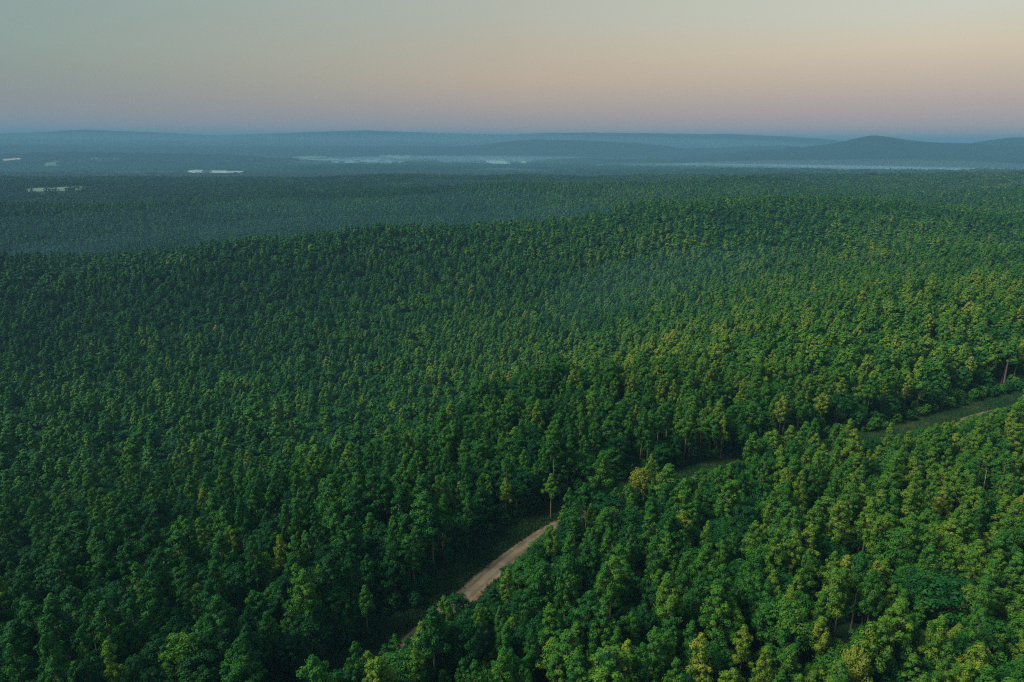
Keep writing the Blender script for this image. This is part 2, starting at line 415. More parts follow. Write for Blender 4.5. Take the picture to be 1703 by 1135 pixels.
# ------------------------------------------------------------------ scattered stuff: points that carry instances
def collection_of(name, meshes):
    col = bpy.data.collections.new(name)             # not linked to the scene: only a source of copies
    for i, me in enumerate(meshes):
        col.objects.link(bpy.data.objects.new("%s_%02d" % (name, i), me))
    return col
def scatter(name, pts, rotz, scl, idx, tint, col):
    me = bpy.data.meshes.new(name); me.vertices.add(len(pts)); me.vertices.foreach_set("co", np.asarray(pts, np.float32).ravel())
    def att(n_, t, v, key):
        a = me.attributes.new(n_, t, 'POINT'); a.data.foreach_set(key, np.ascontiguousarray(v).ravel())
    att("rot", 'FLOAT_VECTOR', np.column_stack([np.zeros(len(pts)), np.zeros(len(pts)), rotz]).astype(np.float32), "vector")
    att("scl", 'FLOAT_VECTOR', np.asarray(scl, np.float32), "vector")
    att("idx", 'INT', np.asarray(idx, np.int32), "value")
    att("tint", 'FLOAT', np.asarray(tint, np.float32), "value")
    o = link(name, me)
    ng = bpy.data.node_groups.new(name+"_nodes", 'GeometryNodeTree')
    ng.interface.new_socket("Geometry", in_out='INPUT', socket_type='NodeSocketGeometry')
    ng.interface.new_socket("Geometry", in_out='OUTPUT', socket_type='NodeSocketGeometry')
    gi, go = ng.nodes.new("NodeGroupInput"), ng.nodes.new("NodeGroupOutput")
    ci = ng.nodes.new("GeometryNodeCollectionInfo"); ci.inputs['Collection'].default_value = col
    ci.inputs['Separate Children'].default_value = True; ci.inputs['Reset Children'].default_value = True
    ip = ng.nodes.new("GeometryNodeInstanceOnPoints"); ip.inputs['Pick Instance'].default_value = True
    def na(n_, t):
        x = ng.nodes.new("GeometryNodeInputNamedAttribute"); x.data_type = t; x.inputs['Name'].default_value = n_; return x.outputs['Attribute']
    e2r = ng.nodes.new("FunctionNodeEulerToRotation")
    L = ng.links.new
    L(gi.outputs[0], ip.inputs['Points']); L(ci.outputs[0], ip.inputs['Instance'])
    L(na("idx", 'INT'), ip.inputs['Instance Index']); L(na("rot", 'FLOAT_VECTOR'), e2r.inputs[0]); L(e2r.outputs[0], ip.inputs['Rotation'])
    L(na("scl", 'FLOAT_VECTOR'), ip.inputs['Scale']); L(ip.outputs[0], go.inputs[0])
    md = o.modifiers.new("scatter", 'NODES'); md.node_group = ng
    return o

# ------------------------------------------------------------------ trees
def leaf_quads(cent, rad, nper, size, rng, flat=.75, upbias=.25, jit=.42, ccen=None, cblend=0.0):
    """cent (k,3), rad (k,) clumps -> quads on their shells, facing outwards"""
    k = len(cent)
    d = rng.normal(size=(k, nper, 3)); d[..., 2] += upbias; d /= np.linalg.norm(d, axis=-1, keepdims=True)
    r = rad[:, None, None]*rng.uniform(.55, 1.0, (k, nper, 1))*np.where(rng.rand(k, nper, 1) < .14, 1.3, 1.05)
    pos = cent[:, None]+d*r*np.array([1, 1, flat])
    nrm = d
    if ccen is not None:
        cd = (pos-ccen)*np.array([1, 1, .8]); cd /= np.linalg.norm(cd, axis=-1, keepdims=True)+1e-6
        nrm = d*(1-cblend)+cd*cblend
    nrm = nrm+rng.normal(size=d.shape)*jit*.6; nrm /= np.linalg.norm(nrm, axis=-1, keepdims=True)
    t = rng.normal(size=d.shape); t -= nrm*(t*nrm).sum(-1, keepdims=True); t /= np.linalg.norm(t, axis=-1, keepdims=True)
    b = np.cross(nrm, t)
    s = size*rng.uniform(.5, 1.45, (k, nper, 1))
    # kite-shaped leaf sprays
    vv = np.stack([pos-t*s*.5, pos+b*s*.38-t*s*.05, pos+t*s*.6, pos-b*s*.38-t*s*.05], 2)
    var = np.clip(np.repeat(rng.uniform(0, 1, (k, 1)), nper, 1)*.55+rng.uniform(0, 1, (k, nper))*.45, 0, 1)
    return vv.reshape(-1, 3), np.repeat(var.reshape(-1), 4)
def tube(p, r, sides=6):
    p = np.asarray(p, float); r = np.asarray(r, float); n_ = len(p)
    tg = np.gradient(p, axis=0); tg /= np.linalg.norm(tg, axis=1)[:, None]
    ref = np.array([0, 0, 1.]) if abs(tg[0, 2]) < .8 else np.array([1., 0, 0])
    a = np.cross(tg, ref); a /= np.linalg.norm(a, axis=1)[:, None]; b = np.cross(tg, a)
    th = np.linspace(0, 2*np.pi, sides, endpoint=False)
    v = p[:, None]+(a[:, None]*np.cos(th)[None, :, None]+b[:, None]*np.sin(th)[None, :, None])*r[:, None, None]
    f = []
    for i in range(n_-1):
        for j in range(sides):
            f.append((i*sides+j, i*sides+(j+1) % sides, (i+1)*sides+(j+1) % sides, (i+1)*sides+j))
    return v.reshape(-1, 3), np.array(f)
def join(parts):
    V, F, o = [], [], 0
    for v, f in parts: V.append(v); F.append(f+o); o += len(v)
    return np.concatenate(V), np.concatenate(F)

def tree_shape(kind, seed, lod):
    """returns trunk (v,f), crown (v,var), for a tree of its own real height"""
    rng = np.random.RandomState(seed*7+{'pine': 1, 'broad': 2}[kind]*1000)
    if kind == 'pine':
        H = rng.uniform(18.5, 22); cb = H*rng.uniform(.40, .58); Rm = rng.uniform(1.8, 2.9)
        lean = rng.normal(0, .35, 2)
        style = seed % 4
        nbr = [30, 34, 26, 38][style]
        cen, rad, limbs = [], [], []
        ga_ = rng.uniform(0, 6.28)
        for i in range(nbr):
            t = ((i+.5)/nbr)
            h = cb+(H-cb-.6)*t
            if style == 0: env = (1-t)**.55*(.55+.45*min(1, t*4))
            elif style == 1: env = math.sqrt(max(0.02, 1-(1.75*t-.62)**2)) if t > .05 else .6
            elif style == 2: env = (.75+.25*math.sin(t*9+seed))*(1-t**2.6)
            else: env = (1-t)**.8*1.08+.1
            ga_ += 2.4+rng.normal(0, .35)
            L_ = Rm*max(.12, env)*rng.uniform(.65, 1.15)
            z_ = h+L_*rng.uniform(.05, .38)+rng.normal(0, .25)
            c = np.array([math.cos(ga_)*L_, math.sin(ga_)*L_, z_])
            cen.append(c); rad.append(rng.uniform(.48, 1.08)*(1.12-.38*t))
            limbs.append((h-.5, c))
            if L_ > 1.6 and rng.rand() < .75:
                cen.append(c*np.array([.5, .5, 1])+np.array([0, 0, rng.uniform(-.1, .5)])+rng.normal(0, .2, 3)); rad.append(rng.uniform(.6, .9))
        cen.append(np.array([0, 0, H-.35])); rad.append(.55); cen.append(np.array([.1, 0, H-1.2])); rad.append(.8)
        flat, up = 1.0, .25
        nper, size = (150, .29) if lod == 0 else (36, .68) if lod == 1 else (15, 1.15)
        r0 = rng.uniform(.2, .27)
        bend = lambda z: np.array([lean[0]*math.sin(z/H*2.5)*.8, lean[1]*(z/H)**1.5*1.4, 0])
    else:
        H = rng.uniform(13, 18); cb = H*rng.uniform(.22, .36); Rm = rng.uniform(3.0, 4.3)
        lean = rng.normal(0, .4, 2)
        nb = 62
        cen, rad, limbs = [], [], []
        lob = rng.uniform(0, 6.28, 3)
        for i in range(nb):
            t = (i+.5)/nb
            ph = i*2.39996+rng.normal(0, .2)
            # dome: most clumps on the upper shell
            el = math.asin(min(1, max(-.45, 1-1.45*t)))
            rr = Rm*math.cos(el)*(1+.16*math.sin(2*ph+lob[0])+.12*math.sin(3*ph+lob[1]))*rng.uniform(.78, 1.1)
            mz = cb+(H-cb)*.46
            zz = mz+((H-cb)*.5 if el > 0 else (H-cb)*.6)*math.sin(el)*(1+.1*math.sin(2*ph+lob[2]))*rng.uniform(.86, 1.06)
            c = np.array([math.cos(ph)*rr, math.sin(ph)*rr, zz])
            cen.append(c); rad.append(rng.uniform(.55, 1.35))
            if i % 3 == 0: limbs.append((cb+(zz-cb)*rng.uniform(.0, .35)-.3, c))
        for i in range(10):
            cen.append(np.array([*rng.normal(0, Rm*.35, 2), cb+(H-cb)*rng.uniform(.3, .85)])); rad.append(rng.uniform(1., 1.5))
        flat, up = .78, .3
        nper, size = (140, .31) if lod == 0 else (30, .78) if lod == 1 else (12, 1.35)
        r0 = rng.uniform(.2, .3)
        bend = lambda z: np.array([lean[0]*math.sin(z/H*2.5)*.8, lean[1]*(z/H)**1.5*1.4, 0])
    cen = np.array([c+bend(c[2]) for c in cen]); rad = np.array(rad)
    if lod == 2:                                      # fewer, larger clumps far away
        keep = rng.permutation(len(cen))[:26]; cen, rad = cen[keep], rad[keep]*1.35
    elif lod == 1:
        keep = rng.permutation(len(cen))[:44]; cen, rad = cen[keep], rad[keep]*1.12
    cc = np.array([*bend(H*.6)[:2], cb+(H-cb)*.35])
    cv, var = leaf_quads(cen, rad, nper, size, rng, flat, up, (.42, .30, .18)[lod], cc, (.15, .40, .62)[lod])
    ks = 7 if lod == 0 else 4
    zs = np.linspace(0, H-.8 if kind == 'pine' else H*.8, ks)
    tp = np.array([bend(z)+np.array([0, 0, z]) for z in zs])
    tr = r0*(1-.82*zs/H); tr[0] *= 1.25
    parts = [tube(tp, tr, 7 if lod == 0 else 4)]
    if lod < 2:
        for h, c in limbs[::1 if lod == 0 else 3]:
            c = c+bend(c[2]); a0 = bend(h)+np.array([0, 0, h]); md_ = (a0*.45+c*.55)+np.array([0, 0, -.15])
            parts.append(tube([a0, md_, c], [.05, .035, .012], 4 if lod == 0 else 3))
    return join(parts), (cv, var), H
def add_var(me, var):
    a = me.attributes.new("leafvar", 'FLOAT', 'POINT'); a.data.foreach_set("value", np.asarray(var, np.float32))
def tree_meshes(kind, nvar, lod):
    """joined meshes for the instanced woods"""
    res = []
    for s in range(nvar):
        (tv, tf), (cv, var), H = tree_shape(kind, s, lod)
        V, F = join([(cv, np.arange(len(cv)).reshape(-1, 4)), (tv, tf)])
        fm = np.concatenate([np.zeros(len(cv)//4), np.ones(len(tf))])
        me = mesh_np("%s_source" % kind, V, F, [M_NEEDLE if kind == 'pine' else M_LEAF, M_PBARK if kind == 'pine' else M_BBARK], fm)
        add_var(me, np.concatenate([var, np.full(len(tv), .5)])); res.append(me)
    return res
NV = 8
near_parts = {}
for kind in ('pine', 'broad'):
    near_parts[kind] = []
    for s in range(NV):
        (tv, tf), (cv, var), H = tree_shape(kind, s, 0)
        mt = mesh_np("trunk", tv, tf, [M_PBARK if kind == 'pine' else M_BBARK], smooth=True)
        mc = mesh_np("crown", cv, np.arange(len(cv)).reshape(-1, 4), [M_NEEDLE if kind == 'pine' else M_LEAF]); add_var(mc, var)
        near_parts[kind].append((mt, mc, H))
H0 = {k: [p[2] for p in near_parts[k]] for k in near_parts}
COL = {(k, l): collection_of("%s_source_%s" % (k, 'abc'[l]), tree_meshes(k, NV, l)) for k in ('pine', 'broad') for l in (0, 1, 2)}
print("protos %.1fs" % (time.time()-T0))

# keep-clear patches of the view: what the photograph shows there must stay in sight
ROAD_CLEAR = [[(762,972),(778,1002),(800,1000),(822,965),(870,918),(903,890),(898,880),(868,893),(812,930)],
              [(1026,832),(1046,824),(1056,827),(1050,838),(1032,842)],
              [(1620,688),(1636,682),(1642,686),(1636,694)],
              [(760,955),(800,905),(860,862),(905,850),(930,858),(880,892),(800,945)],
              [(632,1040),(672,992),(684,1003),(652,1048),(612,1082),(604,1070)],
              [(1080,800),(1130,776),(1200,758),(1250,749),(1250,757),(1190,773),(1130,796)], [(1400,727),(1500,703),(1600,680),(1700,655),(1700,665),(1610,693),(1500,716),(1420,736)]]
FIELDS = {   # outline in the view, colour kind
 'a': ([(182,285),(200,283),(247,284.5),(246,289),(190,289)], 'pale'),
 'b': ([(300,284),(330,282),(375,283.5),(422,285.5),(400,289),(310,289.5)], 'pale'),
 'c': ([(478,261),(520,259),(600,262),(650,266),(685,271),(620,274),(545,272),(500,267)], 'green'),
 'd': ([(720,269),(800,266.5),(882,268),(890,271),(830,274),(740,272.5)], 'pale'),
 'e': ([(68,270),(85,267),(115,269),(112,275),(76,277)], 'green'),
 'f': ([(0,317),(60,311),(130,308),(178,312),(120,318),(40,320)], 'green'),
 'g': ([(138,303),(158,303),(156,307),(140,307)], 'pale'),
 'h': ([(1062,293),(1112,292),(1108,296),(1066,296)], 'green'),
 'j': ([(0,284),(22,283),(18,287),(0,288)], 'pale'),
 'k': ([(0,263),(36,262),(36,266),(0,268)], 'dry'),
 'n': ([(140,263),(200,259),(210,264),(160,268)], 'green'),
 'o': ([(620,258),(720,257),(760,262),(660,265)], 'green'),
}
def in_poly(px, py, poly):
    inside = np.zeros(px.shape, bool); n_ = len(poly); j = n_-1
    for i in range(n_):
        xi, yi = poly[i]; xj, yj = poly[j]
        c = ((yi > py) != (yj > py)) & (px < (xj-xi)*(py-yi)/(yj-yi+1e-9)+xi)
        inside ^= c; j = i
    return inside
POWER_CUT = [(236,343),(246,343),(263,400),(246,400)]

# what is hidden behind the crests, along each bearing
SL = np.maximum.accumulate((HG+13.0-CAM_Z)/DG[None], axis=1)
def hidden(x, y, top, margin):
    d = np.hypot(x, y); az = np.arctan2(x, y)
    ia = np.clip(((az+1.5)/3*(AZN-1)).round().astype(int), 0, AZN-1)
    j = np.clip(np.searchsorted(DG, d*.93)-1, 0, DN-1)
    return (top+margin-CAM_Z)/d < SL[ia, j]

def lattice(d0, d1, s, seed, azmax=.80):
    """jittered lattice of positions between two distances inside the view's wedge"""
    rng = np.random.RandomState(seed)
    xm = d1*math.sin(azmax)
    nx, ny = int(2*xm/s)+1, int((d1-d0*math.cos(azmax))/(s*.87))+2
    i, j = np.meshgrid(np.arange(nx), np.arange(ny), indexing='ij')
    x = (-xm+(i+.5*(j % 2))*s).ravel().astype(float); y = (d0*math.cos(azmax)+j*s*.87).ravel().astype(float)
    x += rng.uniform(-.42, .42, len(x))*s; y += rng.uniform(-.42, .42, len(y))*s
    d = np.hypot(x, y); k = (d >= d0) & (d < d1) & (np.abs(np.arctan2(x, y)) < azmax)
    return x[k], y[k], rng

def species(x, y, rng):
    """pine or broadleaf, tint, height factor: patchy like the real woods"""
    az = np.arctan2(x, y); d = np.hypot(x, y)
    pn = .50+.24*snoise(x/60, y/60, 31, 2)+.10*np.clip(az/.6, -1, 1)
    pine = rng.uniform(0, 1, len(x)) < pn
    t = .24+.11*snoise(x/45, y/45, 33, 3)+.10*snoise(x/150, y/150, 37, 2)+.19*np.clip(az/.6, -1, 1)+rng.normal(0, .10, len(x))  # leftward: deeper green species, with the dimmer light there put into the colour
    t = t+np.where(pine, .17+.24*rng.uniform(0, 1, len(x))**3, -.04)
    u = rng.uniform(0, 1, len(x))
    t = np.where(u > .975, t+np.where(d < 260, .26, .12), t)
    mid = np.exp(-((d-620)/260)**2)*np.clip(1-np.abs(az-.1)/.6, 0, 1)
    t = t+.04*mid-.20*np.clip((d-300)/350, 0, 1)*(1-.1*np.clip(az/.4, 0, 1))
    hf = rng.uniform(.62, 1.12, len(x))+.07*snoise(x/30, y/30, 35, 2)
    hf = np.where(rng.uniform(0, 1, len(x)) < .10, hf+.18, hf); hf = np.where(pine, hf+.12, hf)
    return pine, np.clip(t, .0, 1.), np.clip(hf, .55, 1.28)

# trees the photograph singles out: kind, crown top in the view, height, tint, width, shape, label
HEROES = [
 ('pine', 763, 780, 16.0, .86, .80, 0, 'slender yellow-green pine glowing against dark crowns behind the verge'),
 ('pine', 842, 776, 15.5, .72, 1.0, 2, 'olive yellow pine among dark crowns, next right of the slender bright pine'),
 ('pine', 918, 768, 15.5, .58, 1.05, 3, 'broad-topped olive pine above the dark verge, upper of the pines behind the road bend'),
 ('pine', 462, 862, 20, .74, .95, 2, 'yellow-topped pine standing out of darker crowns left of the grass verge'),
 ('pine', 437, 893, 18, .62, 1.0, 5, 'olive pine just in front of the yellow-topped pine left of the verge'),
 ('pine', 383, 850, 18, .64, .95, 1, 'olive pine at the end of the ridge of pines left of the verge'),
 ('pine', 527, 915, 17, .72, .9, 6, 'yellowish open-crowned pine with a long bare trunk, near the bend of the verge'),
 ('pine', 605, 950, 15, .46, .9, 3, 'dark pine with straight visible trunk standing at the left rim of the verge'),
 ('pine', 624, 1058, 20, .68, 1.15, 5, 'large bright green pine hiding the bottom end of the dirt road'),
 ('pine', 700, 1003, 18, .66, 1.0, 3, 'lumpy olive pine overlapping the left end of the visible road'),
 ('pine', 742, 968, 15, .55, .9, 1, 'small pine right at the lower corner of the open stretch of road'),
 ('broad', 722, 1006, 15, .34, 1.2, 2, 'dark green rounded broadleaf hiding the road just below its open stretch'),
 ('broad', 668, 1062, 15, .30, 1.2, 5, 'dark green broadleaf between the large bright pine and the olive pine at the road'),
 ('pine', 690, 1052, 17, .52, 1.1, 2, 'mid green pine in front of the hidden lower part of the road'),
 ('pine', 922, 850, 17, .58, .95, 1, 'round-topped olive pine where the open road stretch disappears'),
 ('pine', 985, 816, 15, .62, .85, 7, 'thin yellowish pine between the two visible stretches of road'),
 ('pine', 845, 920, 15, .60, 1.15, 4, 'rounded olive green pine touching the near rim of the road'),
 ('pine', 1172, 1018, 21, .84, 1.15, 6, 'golden green pine near the bottom edge, left one of the golden pair'),
 ('pine', 1245, 1008, 19, .76, 1.0, 2, 'golden green pine near the bottom edge, right one of the golden pair'),
 ('pine', 1278, 1042, 19, .74, .9, 0, 'narrow yellow-green pine just right of the golden pair near the bottom edge'),
 ('pine', 1222, 1080, 18, .72, 1.05, 5, 'yellow-green pine cut by the bottom edge under the golden pair'),
 ('broad', 1430, 1048, 17, .95, .95, 2, 'brightest yellow-green lobed broadleaf tree near the bottom edge'),
 ('pine', 1372, 992, 18, .78, 1.0, 7, 'yellow-olive pine above the brightest broadleaf near the bottom edge'),
 ('broad', 1318, 972, 18, .46, 1.25, 5, 'big domed green broadleaf tree with olive top, left of the yellow-olive pine'),
 ('pine', 1507, 985, 16, .92, 1.0, 1, 'small vivid yellow pine right of the yellow-olive pine'),
 ('pine', 1555, 1012, 18, .70, 1.0, 3, 'yellow-green pine below the small vivid yellow one'),
 ('broad', 1600, 872, 17, .58, 1.2, 1, 'wide olive-brown broadleaf crown right of the large pale domed tree'),
 ('broad', 1570, 925, 18, .20, 1.6, 4, 'very wide deep emerald broadleaf tree in the lower right'),
 ('broad', 1498, 853, 18, .44, 1.45, 6, 'large domed green broadleaf with paler leaf tips among pines'),
 ('broad', 298, 1026, 16, .50, 1.1, 3, 'fresh bright green broadleaf tree in the dark lower left'),
 ('pine', 168, 1032, 19, .62, .95, 6, 'olive green pine rising alone in the dark lower left'),
 ('broad', 1066, 757, 16, .97, .85, 7, 'bright yellow layered broadleaf beside the verge above the small road gap'),
 ('pine', 1085, 730, 19, .70, .9, 4, 'pale olive pine just above the bright yellow layered broadleaf'),
 ('pine', 1207, 672, 18, .82, .85, 6, 'flat-topped yellow pine on a long bare trunk beyond the verge'),
 ('broad', 245, 945, 16, .80, .9, 0, 'small yellow broadleaf crown glowing among dark trees at lower left'),
]
hero_rows = []
for kd, u0, v0, Hh, t_, w_, s_, lb in HEROES:
    ds = np.linspace(60, 900, 6000); X, Y, Z = at_dist(u0, v0, ds); gz_ = height(X, Y)
    i0 = np.nonzero(Z-gz_ < Hh)[0][0]
    Hh = Hh*.80; hf_ = Hh/H0[kd][s_]; w_ = w_*.84
    hero_rows.append((kd, np.array([X[i0], Y[i0], gz_[i0]-.15, (s_*1.7) % 6.28, w_*hf_**.5, w_*hf_**.5, hf_, s_, t_, Hh]), lb))
groups = {('pine', 0): [], ('pine', 1): [], ('pine', 2): [], ('broad', 0): [], ('broad', 1): [], ('broad', 2): []}
near = []           # candidates for individual trees
for lod, (d0, d1, s, seed) in enumerate([(52, 250, 3.85, 1), (250, 640, 4.2, 2), (640, 1500, 5.3, 3)]):
    x, y, rng = lattice(d0, d1, s, seed)
    z = height(x, y)
    sd_ = road_sd(x, y) if lod < 2 else np.full(len(x), 99.)
    if lod < 2:
        edge_n = snoise(x/9, y/9, 41, 2)
        k = (sd_ > 9.5+1.6*edge_n+np.clip((x-60)/22, 0, 4.5)) | (sd_ < -(HALF+2.2))
        x, y, z, sd_ = x[k], y[k], z[k], sd_[k]
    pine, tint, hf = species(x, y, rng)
    hmul = np.where(sd_ < 0, 1.0, 1.0)
    var = rng.randint(0, NV, len(x)); rot = rng.uniform(0, 6.28, len(x))
    H = np.where(pine, np.array(H0['pine'])[var], np.array(H0['broad'])[var])*TS
    wid = rng.uniform(.82, 1.32, len(x))*(1, 1.08, 1.25)[lod]*np.where(rng.uniform(0, 1, len(x)) < .07, 1.35, 1.0)*np.where(pine, 1.0, 1.0)
    top = z+H*hf
    k = ~hidden(x, y, top, 8 if lod else 60) & ((snoise(x/14, y/14, 47, 2)+snoise(x/70, y/70, 48, 2)*.6 < 2.2) | (lod == 0))
    u, v, dep = project(x, y, z+6)
    k &= ~in_poly(u, v, POWER_CUT) if lod == 2 else True
    x, y, z, pine, tint, hf, var, rot, H, wid = (a[k] for a in (x, y, z, pine, tint, hf, var, rot, H, wid))
    if lod < 2:
        # in front of the visible stretches of road and verge: shorter trees, or none
        drop = np.zeros(len(x), bool)
        sdk = road_sd(x, y)
        for i in np.nonzero(sdk < 25)[0]:
            for tries in range(5):
                top_i = H[i]*hf[i]; bad = False
                rr = (2.0 if pine[i] else 2.8)*wid[i]*hf[i]
                for fz in (.35, .55, .75, .98):
                    w_ = rr*(1 if .3 < fz < .8 else .45)
                    uu, vv_, _ = project(np.array([x[i]-w_, x[i], x[i]+w_]), np.full(3, y[i]), np.full(3, z[i]+top_i*fz))
                    if any(in_poly(uu, vv_, P_).any() for P_ in ROAD_CLEAR): bad = True; break
                if not bad: break
                hf[i] *= .80; wid[i] *= .96
            if bad or hf[i] < .33: drop[i] = True
        # room for the singled-out trees
        for kd_, hr, lb_ in hero_rows:
            dd = np.hypot(x-hr[0], y-hr[1]); drop |= dd < 2.2
            hu, hv, hd_ = project(hr[0], hr[1], hr[2]+hr[9]); pr = FPX/hd_*2.6*hr[4]
            tu, tv, td_ = project(x, y, z+H*hf)
            front = (td_ < hd_-1) & (dd < 45) & (np.abs(tu-hu) < pr*1.25) & (tv > hv-8) & (tv < hv+FPX/hd_*7)
            hf = np.where(front, hf*.66, hf)
        k = ~drop
        x, y, z, pine, tint, hf, var, rot, H, wid = (a[k] for a in (x, y, z, pine, tint, hf, var, rot, H, wid))
    el_ = rng.uniform(.9, 1.1, len(x))
    scl = np.column_stack([wid*hf**.6*TS*el_, wid*hf**.6*TS/el_, hf*TS])
    for kd, mk in (('pine', pine), ('broad', ~pine)):
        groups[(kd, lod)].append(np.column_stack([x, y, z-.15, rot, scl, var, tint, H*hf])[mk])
print("placed %.1fs" % (time.time()-T0), {k: sum(len(a) for a in v) for k, v in groups.items()})

# low bushes and saplings under the trees and along the verge
x, y, rng = lattice(55, 420, 8.5, 21, .80)
sdq = road_sd(x, y)
x2, y2, _ = lattice(60, 420, 2.3, 22, .80); sdq2 = road_sd(x2, y2)
e_ = snoise(x2/6, y2/6, 43, 2)
k2 = ((sdq2 > 8.2+1.8*e_) & (sdq2 < 15)) | ((sdq2 < -(HALF+1.2)) & (sdq2 > -7))
k1 = (sdq > 13) | (sdq < -6)
UX = np.concatenate([x[k1], x2[k2]]); UY = np.concatenate([y[k1], y2[k2]])
UH = np.concatenate([rng.uniform(.22, .42, k1.sum()), rng.uniform(.10, .36, k2.sum())])
UZ = height(UX, UY)
_, ut, _ = species(UX, UY, rng)
uk = np.ones(len(UX), bool)
for fz in (4., 8., 13.):
    uu, vv_, _ = project(UX, UY, UZ+fz*UH)
    for P_ in ROAD_CLEAR: uk &= ~in_poly(uu, vv_, P_)
UX, UY, UZ, UH, ut = UX[uk], UY[uk], UZ[uk], UH[uk], ut[uk]
ucol = bpy.data.collections.new("undergrowth_sources")
for o in COL[('broad', 1)].objects: ucol.objects.link(o)
o = scatter("undergrowth", np.column_stack([UX, UY, UZ-1.2*UH*2]), rng.uniform(0, 6.28, len(UX)), np.column_stack([UH*1.15, UH*1.15, UH]), rng.randint(0, NV, len(UX)), np.clip(ut-.15, 0, .5), ucol)
tag(o, 'low bushes and saplings under the trees and along the verge', 'undergrowth', kind='stuff')

# ---- grass on the verge
m, nt, out = new_mat("verge_grass"); M_GRASS = m
g = N(nt, "ShaderNodeNewGeometry"); at = N(nt, "ShaderNodeAttribute", attribute_type='INSTANCER', attribute_name="tint")
col = cramp(nt, at.outputs['Fac'], [(.2, (.018, .060, .022)), (.6, (.036, .082, .026)), (.9, (.085, .105, .040))])
pb = N(nt, "ShaderNodeBsdfPrincipled"); pb.inputs['Roughness'].default_value = .8; pb.inputs['Specular IOR Level'].default_value = .1
nt.links.new(col, pb.inputs['Base Color']); nt.links.new(pb.outputs[0], out.inputs[0])
def tuft(seed):
    rng = np.random.RandomState(seed); n_ = 26
    b = rng.normal(0, .28, (n_, 2)); hgt = rng.uniform(.25, .75, n_); l = rng.normal(0, .25, (n_, 2)); a = rng.uniform(0, 3.14, n_)
    w_ = np.column_stack([np.cos(a), np.sin(a)])*.05
    v0 = np.column_stack([b-w_, np.full(n_, -.05)]); v1 = np.column_stack([b+w_, np.full(n_, -.05)])
    v2 = np.column_stack([b+l*.6+w_*.6, hgt*.7]); v3 = np.column_stack([b+l, hgt])
    return mesh_np("tuft_source", np.stack([v0, v1, v2, v3], 1).reshape(-1, 3), np.arange(n_*4).reshape(-1, 4), [M_GRASS])
tcol = collection_of("tuft_source", [tuft(i) for i in range(5)])
rng = np.random.RandomState(77)
ti = rng.randint(0, 299, 26000); to = rng.uniform(HALF+.3, 12, 26000); to = np.where(rng.rand(26000) < .12, -rng.uniform(HALF+.3, 7, 26000), to)
P_ = RL[ti]+(RL[np.minimum(ti+1, 299)]-RL[ti])*rng.rand(26000, 1)+rn[ti]*to[:, None]
o = scatter("grass", np.column_stack([P_, height(P_[:, 0], P_[:, 1])]), rng.uniform(0, 6.28, 26000), np.repeat(rng.uniform(.6, 1.6, 26000)[:, None], 3, 1), rng.randint(0, 5, 26000), np.clip(.45+.35*snoise(P_[:, 0]/5, P_[:, 1]/5, 3, 3)+rng.normal(0, .12, 26000), 0, 1), tcol)
tag(o, 'dark green rough grass growing on the verge along the dirt road', 'grass', kind='stuff')

# ---- the trees that show largest, up to 300 of a kind, are objects of their own
LABEL_WORD = {'pine': 'pine tree', 'broad': 'broadleaf tree'}
def colour_word(t):
    return ('deep emerald' if t < .18 else 'dark green' if t < .34 else 'mid green' if t < .50 else 'olive green' if t < .68 else 'yellow-green')
individual = []
for kd in ('pine', 'broad'):
    G = np.concatenate(groups[(kd, 0)])
    ct = G[:, 2]+G[:, 9]*.72
    u, v, dep = project(G[:, 0], G[:, 1], ct)
    rpx = FPX*(2.6)/dep
    infr = (u > -rpx) & (u < 1703+rpx) & (v > -50) & (v < 1135+rpx*1.9)
    order = np.argsort(np.where(infr, dep, 1e9))
    pick = order[:298-sum(h[0] == kd for h in hero_rows)]; pick = pick[infr[pick]]
    rest = np.ones(len(G), bool); rest[pick] = False
    groups[(kd, 0)] = [G[rest]]
    for i in pick: individual.append((kd, G[i], u[i], v[i], dep[i]))
    print(kd, "nearest individual depth", dep[pick].min(), "to", dep[pick].max(), "rest in frame", (infr & rest).sum())

def place_tree(kd, row, label, group):
    var = int(row[7]); mt, mc, H = near_parts[kd][var]
    nm = 'pine_tree' if kd == 'pine' else 'broadleaf_tree'
    e = bpy.data.objects.new(nm, None); C.objects.link(e)
    e.empty_display_size = .5
    e.location = row[0:3]; e.rotation_euler = (0, 0, row[3]); e.scale = row[4:7]
    tag(e, label, 'pine tree' if kd == 'pine' else 'broadleaf tree', group)
    tk = link("trunk", mt, e); cr = link("crown", mc, e); cr['tint'] = float(row[8])
    return e
for kd, hr, lb in hero_rows:
    place_tree(kd, hr, lb, 'pine trees of the near forest' if kd == 'pine' else 'broadleaf trees of the near forest')
used = {}
for kd, row, u, v, dep in individual:
    sdv = road_sd(np.array([row[0]]), np.array([row[1]]))[0]
    if sdv > 0: side = 'at the verge beyond the road' if sdv < 20 else 'in the forest beyond the road'
    else: side = 'beside the near edge of the road' if sdv > -9 else 'in the forest on the near side of the road'
    size = 'tall' if row[9] > (13.5 if kd == 'pine' else 11) else 'short' if row[9] < (10.5 if kd == 'pine' else 8.5) else 'medium'
    uu = int(round(min(max(u, 0), 1703)/17.03)); vv_ = int(round(min(max(v, 0), 1135)/11.35))
    key = (kd, colour_word(row[8]), uu, vv_)
    lab = "%s %s %s, %d%% across and %d%% down the view" % (size, colour_word(row[8]), LABEL_WORD[kd], uu, vv_)
    lab2 = "%s %s, %s, %d%% across and %d%% down" % (colour_word(row[8]), LABEL_WORD[kd], {'a': ''}.get('b', side.replace('in the forest ', '').replace('at the ', 'at ')), uu, vv_)
    lab = lab2 if len(lab2.split()) <= 16 else lab
    place_tree(kd, row, lab, "pine trees of the near forest" if kd == 'pine' else "broadleaf trees of the near forest")

